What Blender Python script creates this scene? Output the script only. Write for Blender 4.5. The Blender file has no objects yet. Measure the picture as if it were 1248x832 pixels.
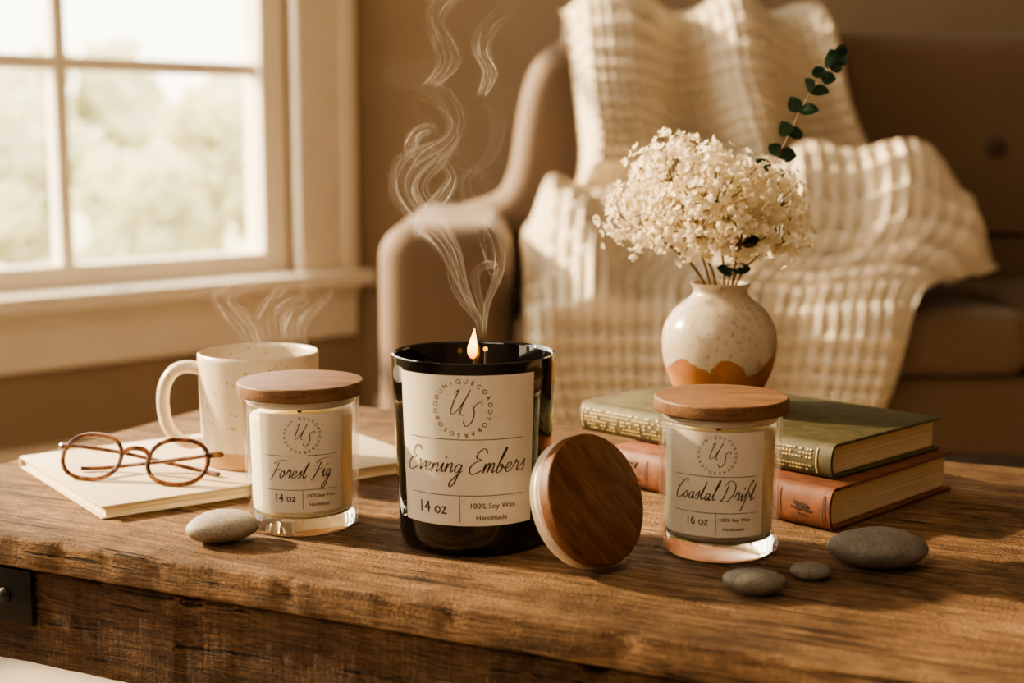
import bpy, bmesh, math, random
import numpy as np
from mathutils import Vector, Matrix, noise, Quaternion
random.seed(7)
S = bpy.context.scene
COL = S.collection
PI = math.pi
# ------------------------------------------------------------------ camera maths
F = 1733.33; H = 0.224; TH = math.atan(246/F)
CT, ST = math.cos(TH), math.sin(TH)
def ray(px, py):
    v = (416-py)/F
    return Vector(((px-624)/F, CT+v*ST, -ST+v*CT))
def on_z(px, py, z=0.0):
    d = ray(px, py); t = (z-H)/d.z
    return Vector((d.x*t, d.y*t, z))
def on_y(px, py, Y):
    d = ray(px, py); t = Y/d.y
    return Vector((d.x*t, Y, H+d.z*t))

# ------------------------------------------------------------------ object helpers
def tag(o, label=None, cat=None, group=None, kind=None):
    if label: o['label'] = label
    if cat: o['category'] = cat
    if group: o['group'] = group
    if kind: o['kind'] = kind
    return o
def empty(name, loc, rz=0.0, label=None, cat=None, group=None):
    o = bpy.data.objects.new(name, None); COL.objects.link(o)
    o.location = loc; o.rotation_euler = (0, 0, rz); o.empty_display_size = 0.02
    return tag(o, label, cat, group)
def mk(name, geos, mat, parent=None, smooth=True, ang=35, off=None, weld=False, mats=None):
    if isinstance(geos, tuple): geos = [geos]
    V = []; Fc = []
    for v, f in geos:
        b = len(V); V.extend(v); Fc.extend([[i+b for i in q] for q in f])
    if off is not None: V = [(x-off[0], y-off[1], z-off[2]) for x, y, z in V]
    me = bpy.data.meshes.new(name); me.from_pydata([tuple(p) for p in V], [], Fc)
    if weld:
        bm = bmesh.new(); bm.from_mesh(me)
        bmesh.ops.remove_doubles(bm, verts=bm.verts[:], dist=1e-6)
        bmesh.ops.recalc_face_normals(bm, faces=bm.faces[:]); bm.to_mesh(me); bm.free()
    me.update()
    if smooth:
        me.polygons.foreach_set('use_smooth', [True]*len(me.polygons))
        try: me.set_sharp_from_angle(angle=math.radians(ang))
        except Exception: pass
    me.materials.append(mat)
    o = bpy.data.objects.new(name, me); COL.objects.link(o)
    if parent: o.parent = parent
    return o
def bm_out(bm):
    bm.verts.index_update()
    r = ([v.co.copy() for v in bm.verts], [[v.index for v in f.verts] for f in bm.faces]); bm.free(); return r
def rbox(x0, x1, y0, y1, z0, z1, bev=0.0, seg=3):
    bm = bmesh.new(); bmesh.ops.create_cube(bm, size=1)
    for v in bm.verts:
        v.co = Vector(((x0+x1)/2+v.co.x*(x1-x0), (y0+y1)/2+v.co.y*(y1-y0), (z0+z1)/2+v.co.z*(z1-z0)))
    if bev: bmesh.ops.bevel(bm, geom=bm.edges[:], offset=bev, segments=seg, profile=0.5, affect='EDGES', clamp_overlap=True)
    return bm_out(bm)
def lathe(prof, seg=72, caps=True):
    V = []; Fc = []; idx = []
    for r, z in prof:
        if r < 1e-6:
            idx.append([len(V)]*seg); V.append((0, 0, z))
        else:
            idx.append([len(V)+k for k in range(seg)])
            V.extend([(r*math.cos(2*PI*k/seg), r*math.sin(2*PI*k/seg), z) for k in range(seg)])
    for a, b in zip(idx[:-1], idx[1:]):
        for k in range(seg):
            q = [a[k], a[(k+1) % seg], b[(k+1) % seg], b[k]]
            u = []
            for i in q:
                if i not in u: u.append(i)
            if len(u) > 2: Fc.append(u)
    return V, Fc
def catmull(P, n=10, closed=False):
    P = [tuple(p) for p in P]; out = []; m = len(P); dim = len(P[0])
    rng = range(m if closed else m-1)
    for i in rng:
        if closed: p0, p1, p2, p3 = P[(i-1) % m], P[i], P[(i+1) % m], P[(i+2) % m]
        else: p0, p1, p2, p3 = P[max(i-1, 0)], P[i], P[i+1], P[min(i+2, m-1)]
        for k in range(n):
            t = k/n
            out.append(tuple(0.5*((2*p1[d])+(-p0[d]+p2[d])*t+(2*p0[d]-5*p1[d]+4*p2[d]-p3[d])*t*t+(-p0[d]+3*p1[d]-3*p2[d]+p3[d])*t**3) for d in range(dim)))
    if not closed: out.append(P[-1])
    return out
def tube(P, rad, seg=10, closed=False, flat=1.0, up=None):
    P = [Vector(p) for p in P]; n = len(P)
    R = rad if isinstance(rad, (list, tuple)) else [rad]*n
    V = []; Fc = []; nrm = None
    for i, p in enumerate(P):
        if closed: t = P[(i+1) % n]-P[(i-1) % n]
        else: t = P[min(i+1, n-1)]-P[max(i-1, 0)]
        t.normalize()
        if nrm is None:
            a = Vector(up) if up else (Vector((0, 0, 1)) if abs(t.z) < 0.9 else Vector((1, 0, 0)))
            nrm = (a-t*a.dot(t)).normalized()
        else:
            nrm = (nrm-t*nrm.dot(t)).normalized()
        b = t.cross(nrm)
        for k in range(seg):
            a = 2*PI*k/seg
            V.append(p+nrm*(R[i]*math.cos(a))+b*(R[i]*flat*math.sin(a)))
    for i in range(n if closed else n-1):
        j = (i+1) % n
        for k in range(seg):
            Fc.append([i*seg+k, i*seg+(k+1) % seg, j*seg+(k+1) % seg, j*seg+k])
    if not closed:
        Fc.append(list(range(seg-1, -1, -1))); Fc.append([(n-1)*seg+k for k in range(seg)])
    return V, Fc
def ico(c, r, sub=3, sq=(1, 1, 1), amp=0.0, fr=1.0, seed=0.0, rot=0.0):
    bm = bmesh.new(); bmesh.ops.create_icosphere(bm, subdivisions=sub, radius=1.0)
    for v in bm.verts:
        d = v.co.normalized()
        k = 1+amp*noise.noise(d*fr+Vector((seed, seed*1.7, -seed)))
        p = Vector((d.x*sq[0], d.y*sq[1], d.z*sq[2]))*k*r
        p = Matrix.Rotation(rot, 3, 'Z') @ p
        v.co = p+Vector(c)
    return bm_out(bm)

# ------------------------------------------------------------------ materials
def newmat(name):
    m = bpy.data.materials.new(name); m.use_nodes = True
    nt = m.node_tree; return m, nt, nt.nodes['Principled BSDF']
def nd(nt, typ, ins=None, **kw):
    n = nt.nodes.new(typ)
    for k, v in kw.items(): setattr(n, k, v)
    if ins:
        for k, v in ins.items():
            if hasattr(v, 'is_output'): nt.links.new(v, n.inputs[k])
            else: n.inputs[k].default_value = v
    return n
def c4(c): return (c[0], c[1], c[2], 1.0)
def ramp(nt, fac, stops):
    r = nt.nodes.new('ShaderNodeValToRGB'); e = r.color_ramp.elements
    e[0].position = stops[0][0]; e[0].color = c4(stops[0][1])
    e[1].position = stops[-1][0]; e[1].color = c4(stops[-1][1])
    for p, c in stops[1:-1]:
        x = e.new(p); x.color = c4(c)
    nt.links.new(fac, r.inputs['Fac']); return r
def coords(nt, scale=(1, 1, 1), rot=(0, 0, 0), loc=(0, 0, 0)):
    tc = nt.nodes.new('ShaderNodeTexCoord')
    mp = nd(nt, 'ShaderNodeMapping', {'Scale': scale, 'Rotation': rot, 'Location': loc})
    nt.links.new(tc.outputs['Object'], mp.inputs['Vector']); return mp.outputs['Vector']
def bump(nt, h, strength, dist, bsdf):
    b = nd(nt, 'ShaderNodeBump', {'Strength': strength, 'Distance': dist, 'Height': h})
    nt.links.new(b.outputs['Normal'], bsdf.inputs['Normal'])
def noisy(name, c1, c2, scale=20, rough=0.6, bmp=0.0, bdist=0.002, stretch=(1, 1, 1), detail=5, spec=0.5, lo=0.3, hi=0.7, sss=0.0, sheen=0.0, metal=0.0, coat=0.0, srad=1.0):
    m, nt, b = newmat(name)
    v = coords(nt, stretch)
    n = nd(nt, 'ShaderNodeTexNoise', {'Vector': v, 'Scale': scale, 'Detail': detail, 'Roughness': 0.6})
    r = ramp(nt, n.outputs['Fac'], [(lo, c1), (hi, c2)])
    nt.links.new(r.outputs['Color'], b.inputs['Base Color'])
    b.inputs['Roughness'].default_value = rough; b.inputs['Specular IOR Level'].default_value = spec
    b.inputs['Metallic'].default_value = metal
    b.inputs['Coat Weight'].default_value = coat
    if sss:
        b.inputs['Subsurface Weight'].default_value = sss
        b.inputs['Subsurface Scale'].default_value = 0.02*srad
        b.inputs['Subsurface Radius'].default_value = (1.0, 0.8, 0.55)
    if sheen: b.inputs['Sheen Weight'].default_value = sheen
    if bmp: bump(nt, n.outputs['Fac'], bmp, bdist, b)
    return m
def wood(name, dark, mid, light, along=1.5, across=22, rough=0.5, fine=1.0, bmp=0.4, spec=0.4, rot=(0, 0, 0), blotch=0.5):
    m, nt, b = newmat(name)
    v = coords(nt, (1, 1, 1), rot)
    vs = nd(nt, 'ShaderNodeMapping', {'Vector': v, 'Scale': (along, across, across)})
    warp = nd(nt, 'ShaderNodeTexNoise', {'Vector': v, 'Scale': 5.0*fine, 'Detail': 3.0})
    wv = nd(nt, 'ShaderNodeVectorMath', {0: warp.outputs['Color'], 1: (0.6, 0.9, 0.9)}, operation='MULTIPLY')
    av = nd(nt, 'ShaderNodeVectorMath', {0: vs.outputs['Vector'], 1: wv.outputs['Vector']}, operation='ADD')
    g = nd(nt, 'ShaderNodeTexNoise', {'Vector': av.outputs['Vector'], 'Scale': 2.2, 'Detail': 9.0, 'Roughness': 0.62, 'Distortion': 0.6})
    vf = nd(nt, 'ShaderNodeMapping', {'Vector': v, 'Scale': (along*9, across*16, across*16)})
    fnz = nd(nt, 'ShaderNodeTexNoise', {'Vector': vf.outputs['Vector'], 'Scale': 1.6, 'Detail': 4.0})
    bl = nd(nt, 'ShaderNodeTexNoise', {'Vector': v, 'Scale': 7.0*fine, 'Detail': 4.0})
    r = ramp(nt, g.outputs['Fac'], [(0.28, dark), (0.5, mid), (0.72, light)])
    rf = ramp(nt, fnz.outputs['Fac'], [(0.32, (0.45, 0.42, 0.4)), (0.56, (1, 1, 1))])
    mx = nd(nt, 'ShaderNodeMix', {0: 0.75, 6: r.outputs['Color'], 7: rf.outputs['Color']}, data_type='RGBA', blend_type='MULTIPLY')
    rb = ramp(nt, bl.outputs['Fac'], [(0.3, (0.62, 0.58, 0.55)), (0.65, (1.08, 1.06, 1.02))])
    mx2 = nd(nt, 'ShaderNodeMix', {0: blotch, 6: mx.outputs[2], 7: rb.outputs['Color']}, data_type='RGBA', blend_type='MULTIPLY')
    nt.links.new(mx2.outputs[2], b.inputs['Base Color'])
    b.inputs['Roughness'].default_value = rough; b.inputs['Specular IOR Level'].default_value = spec
    ad = nd(nt, 'ShaderNodeMath', {0: g.outputs['Fac'], 1: fnz.outputs['Fac']}, operation='ADD')
    bump(nt, ad.outputs[0], bmp, 0.0012, b)
    return m
def old_wood(name, dark, mid, light, saw=0.0, bright=1.0):
    m, nt, b = newmat(name)
    v = coords(nt)
    warp = nd(nt, 'ShaderNodeTexNoise', {'Vector': v, 'Scale': 9.0, 'Detail': 4.0})
    wv = nd(nt, 'ShaderNodeVectorMath', {0: warp.outputs['Color'], 1: (0.02, 0.010, 0.010)}, operation='MULTIPLY')
    vw = nd(nt, 'ShaderNodeVectorMath', {0: v, 1: wv.outputs['Vector']}, operation='ADD')
    def st(sc, scale, det, rgh=0.6):
        mp = nd(nt, 'ShaderNodeMapping', {'Vector': vw.outputs['Vector'], 'Scale': sc})
        return nd(nt, 'ShaderNodeTexNoise', {'Vector': mp.outputs['Vector'], 'Scale': scale, 'Detail': det, 'Roughness': rgh}).outputs['Fac']
    g = st((5.0, 95, 95), 2.0, 10.0, 0.78)
    fib = st((30, 620, 620), 1.5, 4.0)
    crk = st((6.0, 230, 230), 1.0, 3.0)
    blo = nd(nt, 'ShaderNodeTexNoise', {'Vector': v, 'Scale': 19.0, 'Detail': 9.0, 'Roughness': 0.75}).outputs['Fac']
    pit = nd(nt, 'ShaderNodeTexNoise', {'Vector': v, 'Scale': 480.0, 'Detail': 3.0}).outputs['Fac']
    r = ramp(nt, g, [(0.34, dark), (0.5, mid), (0.66, light)])
    rf = ramp(nt, fib, [(0.36, (0.42, 0.39, 0.36)), (0.58, (1.12, 1.12, 1.12))])
    mx = nd(nt, 'ShaderNodeMix', {0: 0.85, 6: r.outputs['Color'], 7: rf.outputs['Color']}, data_type='RGBA', blend_type='MULTIPLY')
    rb = ramp(nt, blo, [(0.38, (0.42, 0.38, 0.34)), (0.6, (1.1, 1.08, 1.05))])
    mx2 = nd(nt, 'ShaderNodeMix', {0: 0.85, 6: mx.outputs[2], 7: rb.outputs['Color']}, data_type='RGBA', blend_type='MULTIPLY')
    rc = ramp(nt, crk, [(0.335, (0.07, 0.058, 0.046)), (0.385, (1, 1, 1))])
    mx3 = nd(nt, 'ShaderNodeMix', {0: 0.95, 6: mx2.outputs[2], 7: rc.outputs['Color']}, data_type='RGBA', blend_type='MULTIPLY')
    col = mx3.outputs[2]
    hsum = nd(nt, 'ShaderNodeMath', {0: fib, 1: 0.9, 2: g}, operation='MULTIPLY_ADD').outputs[0]
    hsum = nd(nt, 'ShaderNodeMath', {0: rc.outputs['Color'], 1: 1.0, 2: hsum}, operation='MULTIPLY_ADD').outputs[0]
    hsum = nd(nt, 'ShaderNodeMath', {0: pit, 1: 1.0, 2: hsum}, operation='MULTIPLY_ADD').outputs[0]
    if saw:
        mp = nd(nt, 'ShaderNodeMapping', {'Vector': v, 'Scale': (420, 20, 14)})
        sw = nd(nt, 'ShaderNodeTexNoise', {'Vector': mp.outputs['Vector'], 'Scale': 1.0, 'Detail': 4.0}).outputs['Fac']
        rs = ramp(nt, sw, [(0.35, (0.55, 0.52, 0.5)), (0.65, (1.2, 1.2, 1.2))])
        mx4 = nd(nt, 'ShaderNodeMix', {0: saw, 6: col, 7: rs.outputs['Color']}, data_type='RGBA', blend_type='MULTIPLY'); col = mx4.outputs[2]
        hsum = nd(nt, 'ShaderNodeMath', {0: sw, 1: 0.8, 2: hsum}, operation='MULTIPLY_ADD').outputs[0]
    nt.links.new(col, b.inputs['Base Color'])
    b.inputs['Roughness'].default_value = 0.76; b.inputs['Specular IOR Level'].default_value = 0.3
    bump(nt, hsum, 1.0, 0.0020, b)
    return m
def plain(name, c, rough=0.5, spec=0.5, metal=0.0, coat=0.0):
    return noisy(name, tuple(x*0.94 for x in c), tuple(min(1, x*1.04) for x in c), 40, rough, spec=spec, metal=metal, coat=coat)

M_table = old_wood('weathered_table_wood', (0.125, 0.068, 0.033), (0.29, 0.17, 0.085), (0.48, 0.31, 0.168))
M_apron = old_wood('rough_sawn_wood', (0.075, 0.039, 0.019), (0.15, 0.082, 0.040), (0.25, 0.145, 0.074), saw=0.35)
M_lid = wood('walnut_lid_wood', (0.105, 0.051, 0.024), (0.21, 0.108, 0.053), (0.28, 0.155, 0.083), along=6, across=60, rough=0.5, fine=4, bmp=0.25, blotch=0.25)
M_lid2 = wood('walnut_round_wood', (0.08, 0.032, 0.014), (0.20, 0.088, 0.041), (0.29, 0.145, 0.072), along=5, across=42, rough=0.45, fine=4, bmp=0.25, blotch=0.35, rot=(0, 0, 1.0))
M_wall = noisy('taupe_plaster', (0.33, 0.245, 0.163), (0.365, 0.275, 0.187), 6, 0.85, bmp=0.05)
M_ceil = plain('ceiling_paint', (0.50, 0.43, 0.35), 0.9)
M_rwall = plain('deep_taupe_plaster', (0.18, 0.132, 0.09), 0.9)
M_floor = noisy('pale_carpet_floor', (0.30, 0.25, 0.19), (0.38, 0.32, 0.25), 60, 0.9)
M_trim = noisy('painted_trim', (0.82, 0.73, 0.59), (0.88, 0.79, 0.65), 12, 0.5)
M_sofa = noisy('brown_upholstery', (0.135, 0.085, 0.049), (0.175, 0.112, 0.067), 300, 0.75, bmp=0.15, bdist=0.001, sheen=0.15)
M_button = plain('upholstered_button', (0.08, 0.051, 0.031), 0.7)
M_sleg = plain('dark_wood_leg', (0.05, 0.025, 0.012), 0.5)
M_blanket = noisy('cream_knit', (0.65, 0.56, 0.425), (0.75, 0.655, 0.51), 250, 0.9, bmp=0.3, bdist=0.002, sheen=0.1)
M_black = plain('black_glass', (0.006, 0.0055, 0.005), 0.06, 0.6, coat=0.5)
M_paper = noisy('label_paper', (0.76, 0.685, 0.56), (0.80, 0.725, 0.60), 60, 0.7)
M_ink = plain('label_ink', (0.055, 0.042, 0.030), 0.7)
M_wax = noisy('cream_wax', (0.93, 0.84, 0.65), (0.96, 0.88, 0.70), 30, 0.5, sss=0.9, srad=1.5)
M_wick = plain('wick', (0.06, 0.04, 0.03), 0.9)
M_seal = noisy('silicone_seal', (0.74, 0.66, 0.56), (0.79, 0.71, 0.61), 30, 0.35, sss=0.3, srad=0.3)
M_cover = noisy('cream_notebook_cover', (0.68, 0.58, 0.43), (0.74, 0.64, 0.48), 25, 0.65)
M_iron = noisy('black_iron', (0.012, 0.010, 0.009), (0.03, 0.026, 0.022), 40, 0.5, bmp=0.2, metal=0.6)

def mat_pages():
    m, nt, b = newmat('book_pages')
    v = coords(nt, (3, 3, 900))
    n = nd(nt, 'ShaderNodeTexNoise', {'Vector': v, 'Scale': 2.0, 'Detail': 3.0})
    r = ramp(nt, n.outputs['Fac'], [(0.35, (0.60, 0.48, 0.31)), (0.6, (0.90, 0.78, 0.58))])
    nt.links.new(r.outputs['Color'], b.inputs['Base Color']); b.inputs['Roughness'].default_value = 0.8
    bump(nt, n.outputs['Fac'], 0.5, 0.0008, b); return m
M_pages = mat_pages()
M_olive = noisy('olive_book_cloth', (0.05, 0.046, 0.020), (0.115, 0.10, 0.046), 110, 0.65, bmp=0.3, bdist=0.0006)
M_rust = noisy('rust_book_leather', (0.10, 0.036, 0.020), (0.25, 0.096, 0.047), 90, 0.6, bmp=0.35, bdist=0.0008)
M_gilt = noisy('worn_gilt', (0.48, 0.34, 0.13), (0.68, 0.52, 0.24), 300, 0.5)
M_emboss = plain('dark_stamp', (0.05, 0.022, 0.012), 0.6)

def mat_mug():
    m, nt, b = newmat('speckled_stoneware')
    v = coords(nt)
    n = nd(nt, 'ShaderNodeTexNoise', {'Vector': v, 'Scale': 330.0, 'Detail': 1.5})
    sp = ramp(nt, n.outputs['Fac'], [(0.66, (0.70, 0.615, 0.485)), (0.71, (0.38, 0.25, 0.14))])
    sx = nd(nt, 'ShaderNodeSeparateXYZ', {0: v})
    lt = nd(nt, 'ShaderNodeMath', {0: sx.outputs['Z'], 1: 0.012}, operation='LESS_THAN')
    mx = nd(nt, 'ShaderNodeMix', {0: lt.outputs[0], 6: sp.outputs['Color'], 7: (0.52, 0.33, 0.18, 1)}, data_type='RGBA')
    nt.links.new(mx.outputs[2], b.inputs['Base Color']); b.inputs['Roughness'].default_value = 0.35
    return m
M_mug = mat_mug()
def mat_vase():
    m, nt, b = newmat('dripped_glaze')
    v = coords(nt)
    sx = nd(nt, 'ShaderNodeSeparateXYZ', {0: v})
    at = nd(nt, 'ShaderNodeMath', {0: sx.outputs['Y'], 1: sx.outputs['X']}, operation='ARCTAN2')
    k = nd(nt, 'ShaderNodeMath', {0: at.outputs[0], 1: 7.0}, operation='MULTIPLY')
    si = nd(nt, 'ShaderNodeMath', {0: k.outputs[0]}, operation='SINE')
    s2 = nd(nt, 'ShaderNodeMath', {0: si.outputs[0], 1: 0.0035}, operation='MULTIPLY')
    n = nd(nt, 'ShaderNodeTexNoise', {'Vector': v, 'Scale': 55.0, 'Detail': 2.0})
    n2 = nd(nt, 'ShaderNodeMath', {0: n.outputs['Fac'], 1: 0.03}, operation='MULTIPLY')
    a = nd(nt, 'ShaderNodeMath', {0: s2.outputs[0], 1: n2.outputs[0]}, operation='ADD')
    d = nd(nt, 'ShaderNodeMath', {0: sx.outputs['Z'], 1: a.outputs[0]}, operation='SUBTRACT')
    mr = nd(nt, 'ShaderNodeMapRange', {0: d.outputs[0], 1: 0.0145, 2: 0.0155, 3: 0.0, 4: 1.0})
    sp = nd(nt, 'ShaderNodeTexNoise', {'Vector': v, 'Scale': 260.0, 'Detail': 2.0})
    up = ramp(nt, sp.outputs['Fac'], [(0.28, (0.40, 0.29, 0.18)), (0.42, (0.56, 0.48, 0.365)), (0.8, (0.62, 0.54, 0.415))])
    lo = ramp(nt, n.outputs['Fac'], [(0.3, (0.30, 0.11, 0.035)), (0.7, (0.46, 0.20, 0.07))])
    mx = nd(nt, 'ShaderNodeMix', {0: mr.outputs[0], 6: lo.outputs['Color'], 7: up.outputs['Color']}, data_type='RGBA')
    nt.links.new(mx.outputs[2], b.inputs['Base Color'])
    rr = nd(nt, 'ShaderNodeMapRange', {0: mr.outputs[0], 3: 0.6, 4: 0.25}); nt.links.new(rr.outputs[0], b.inputs['Roughness'])
    bump(nt, mr.outputs[0], 0.6, 0.0008, b); return m
M_vase = mat_vase()
def mat_shell(name, tint, base=0.05, edge=0.75, power=3.0, rough=0.02):
    m = bpy.data.materials.new(name); m.use_nodes = True; nt = m.node_tree; nt.nodes.clear()
    t = nd(nt, 'ShaderNodeBsdfTransparent', {'Color': c4(tint)})
    g = nd(nt, 'ShaderNodeBsdfGlossy', {'Color': (1, 1, 1, 1), 'Roughness': rough})
    lw = nd(nt, 'ShaderNodeLayerWeight', {'Blend': 0.5})
    p = nd(nt, 'ShaderNodeMath', {0: lw.outputs['Facing'], 1: power}, operation='POWER')
    k = nd(nt, 'ShaderNodeMath', {0: p.outputs[0], 1: edge}, operation='MULTIPLY')
    a = nd(nt, 'ShaderNodeMath', {0: k.outputs[0], 1: base}, operation='ADD')
    mx = nd(nt, 'ShaderNodeMixShader', {0: a.outputs[0], 1: t.outputs[0], 2: g.outputs[0]})
    o = nt.nodes.new('ShaderNodeOutputMaterial'); nt.links.new(mx.outputs[0], o.inputs['Surface']); return m
M_glass = mat_shell('jar_glass', (0.992, 0.99, 0.98), 0.035, 0.5, 3.5)
M_pane = mat_shell('window_glass', (0.99, 0.99, 0.98), 0.02, 0.3, 4.0)
M_lens = mat_shell('lens_glass', (0.95, 0.92, 0.88), 0.12, 0.4, 3.0)
def mat_solid_glass():
    m, nt, b = newmat('thick_base_glass')
    b.inputs['Base Color'].default_value = (1.0, 1.0, 0.99, 1); b.inputs['Roughness'].default_value = 0.02
    b.inputs['Transmission Weight'].default_value = 1.0; b.inputs['IOR'].default_value = 1.45; return m
M_base = mat_solid_glass()
def mat_tortoise():
    m, nt, b = newmat('tortoiseshell')
    v = coords(nt); n = nd(nt, 'ShaderNodeTexNoise', {'Vector': v, 'Scale': 110.0, 'Detail': 2.0})
    r = ramp(nt, n.outputs['Fac'], [(0.38, (0.06, 0.02, 0.010)), (0.5, (0.19, 0.072, 0.034)), (0.65, (0.38, 0.19, 0.11))])
    nt.links.new(r.outputs['Color'], b.inputs['Base Color']); b.inputs['Roughness'].default_value = 0.15
    b.inputs['Transmission Weight'].default_value = 0.3; return m
M_tort = mat_tortoise()
def mat_stone(name, c1, c2):
    m, nt, b = newmat(name)
    v = coords(nt); n = nd(nt, 'ShaderNodeTexNoise', {'Vector': v, 'Scale': 120.0, 'Detail': 8.0, 'Roughness': 0.7})
    n2 = nd(nt, 'ShaderNodeTexNoise', {'Vector': v, 'Scale': 700.0, 'Detail': 2.0})
    r = ramp(nt, n.outputs['Fac'], [(0.3, c1), (0.7, c2)])
    r2 = ramp(nt, n2.outputs['Fac'], [(0.35, (0.7, 0.7, 0.7)), (0.55, (1, 1, 1))])
    mx = nd(nt, 'ShaderNodeMix', {0: 1.0, 6: r.outputs['Color'], 7: r2.outputs['Color']}, data_type='RGBA', blend_type='MULTIPLY')
    nt.links.new(mx.outputs[2], b.inputs['Base Color']); b.inputs['Roughness'].default_value = 0.6
    bump(nt, n2.outputs['Fac'], 0.25, 0.0005, b); return m
M_st1 = mat_stone('pale_river_stone', (0.32, 0.285, 0.23), (0.43, 0.38, 0.31))
M_st2 = mat_stone('grey_river_stone', (0.165, 0.15, 0.127), (0.25, 0.23, 0.195))
def mat_leafy(name, c1, c2, scale, trans=0.35, rough=0.6):
    m = bpy.data.materials.new(name); m.use_nodes = True; nt = m.node_tree; nt.nodes.clear()
    v = coords(nt); n = nd(nt, 'ShaderNodeTexNoise', {'Vector': v, 'Scale': scale, 'Detail': 3.0})
    r = ramp(nt, n.outputs['Fac'], [(0.3, c1), (0.7, c2)])
    d = nd(nt, 'ShaderNodeBsdfDiffuse', {'Color': r.outputs['Color']})
    t = nd(nt, 'ShaderNodeBsdfTranslucent', {'Color': r.outputs['Color']})
    mx = nd(nt, 'ShaderNodeMixShader', {0: trans, 1: d.outputs[0], 2: t.outputs[0]})
    o = nt.nodes.new('ShaderNodeOutputMaterial'); nt.links.new(mx.outputs[0], o.inputs['Surface']); return m
M_petal = mat_leafy('cream_petals', (0.88, 0.79, 0.59), (0.95, 0.88, 0.71), 60, 0.40)
M_stem = plain('dried_stem', (0.16, 0.09, 0.035), 0.7)
M_euc = mat_leafy('eucalyptus_green', (0.018, 0.034, 0.021), (0.040, 0.066, 0.042), 60, 0.2)
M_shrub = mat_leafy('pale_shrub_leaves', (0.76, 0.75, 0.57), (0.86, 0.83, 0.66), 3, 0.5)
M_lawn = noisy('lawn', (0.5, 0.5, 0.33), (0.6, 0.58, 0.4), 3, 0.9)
def mat_smoke(name, amax, stops):
    m = bpy.data.materials.new(name); m.use_nodes = True; nt = m.node_tree; nt.nodes.clear()
    uv = nd(nt, 'ShaderNodeUVMap', uv_map='uv'); sx = nd(nt, 'ShaderNodeSeparateXYZ', {0: uv.outputs[0]})
    mp = nd(nt, 'ShaderNodeMapping', {'Vector': uv.outputs[0], 'Scale': (4.0, 5.0, 1.0)})
    nz = nd(nt, 'ShaderNodeTexNoise', {'Vector': mp.outputs[0], 'Scale': 1.6, 'Detail': 3.0})
    n3 = nd(nt, 'ShaderNodeTexNoise', {'Vector': uv.outputs[0], 'Scale': 4.0, 'Detail': 1.0})
    dr = nd(nt, 'ShaderNodeMath', {0: n3.outputs['Fac'], 1: 0.8, 2: -0.4}, operation='MULTIPLY_ADD')
    a = nd(nt, 'ShaderNodeMath', {0: sx.outputs['X'], 1: 2.0, 2: -1.0}, operation='MULTIPLY_ADD')
    a2 = nd(nt, 'ShaderNodeMath', {0: a.outputs[0], 1: dr.outputs[0]}, operation='ADD')
    b = nd(nt, 'ShaderNodeMath', {0: a2.outputs[0]}, operation='ABSOLUTE')
    b0 = nd(nt, 'ShaderNodeMath', {0: a.outputs[0]}, operation='ABSOLUTE')
    edge = nd(nt, 'ShaderNodeMapRange', {0: b0.outputs[0], 1: 1.0, 2: 0.75, 3: 0.0, 4: 1.0})
    r = ramp(nt, b.outputs[0], [(p, (x,)*3) for p, x in stops])
    fade = ramp(nt, sx.outputs['Y'], [(0.0, (0.0,)*3), (0.05, (1.0,)*3), (0.6, (0.7,)*3), (1.0, (0.0,)*3)])
    m1 = nd(nt, 'ShaderNodeMath', {0: r.outputs[0], 1: fade.outputs[0]}, operation='MULTIPLY')
    m1 = nd(nt, 'ShaderNodeMath', {0: m1.outputs[0], 1: edge.outputs[0]}, operation='MULTIPLY')
    nr = nd(nt, 'ShaderNodeMapRange', {0: nz.outputs['Fac'], 1: 0.33, 2: 0.68, 3: 0.3, 4: 1.15})
    m2 = nd(nt, 'ShaderNodeMath', {0: m1.outputs[0], 1: nr.outputs[0]}, operation='MULTIPLY')
    m3 = nd(nt, 'ShaderNodeMath', {0: m2.outputs[0], 1: amax}, operation='MULTIPLY')
    d = nd(nt, 'ShaderNodeBsdfDiffuse', {'Color': (0.95, 0.92, 0.86, 1)})
    t = nd(nt, 'ShaderNodeBsdfTranslucent', {'Color': (0.95, 0.92, 0.86, 1)})
    ad = nd(nt, 'ShaderNodeAddShader', {0: d.outputs[0], 1: t.outputs[0]})
    tr = nt.nodes.new('ShaderNodeBsdfTransparent')
    mx = nd(nt, 'ShaderNodeMixShader', {0: m3.outputs[0], 1: tr.outputs[0], 2: ad.outputs[0]})
    o = nt.nodes.new('ShaderNodeOutputMaterial'); nt.links.new(mx.outputs[0], o.inputs['Surface']); return m
STR = [(0.0, 0.10), (0.19, 0.14), (0.26, 0.9), (0.34, 0.12), (0.58, 0.10), (0.64, 0.95), (0.71, 0.10), (0.90, 0.7), (1.0, 0.3)]
M_smoke = mat_smoke('candle_smoke', 0.13, STR)
M_steam = mat_smoke('mug_steam', 0.15, STR)
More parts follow.
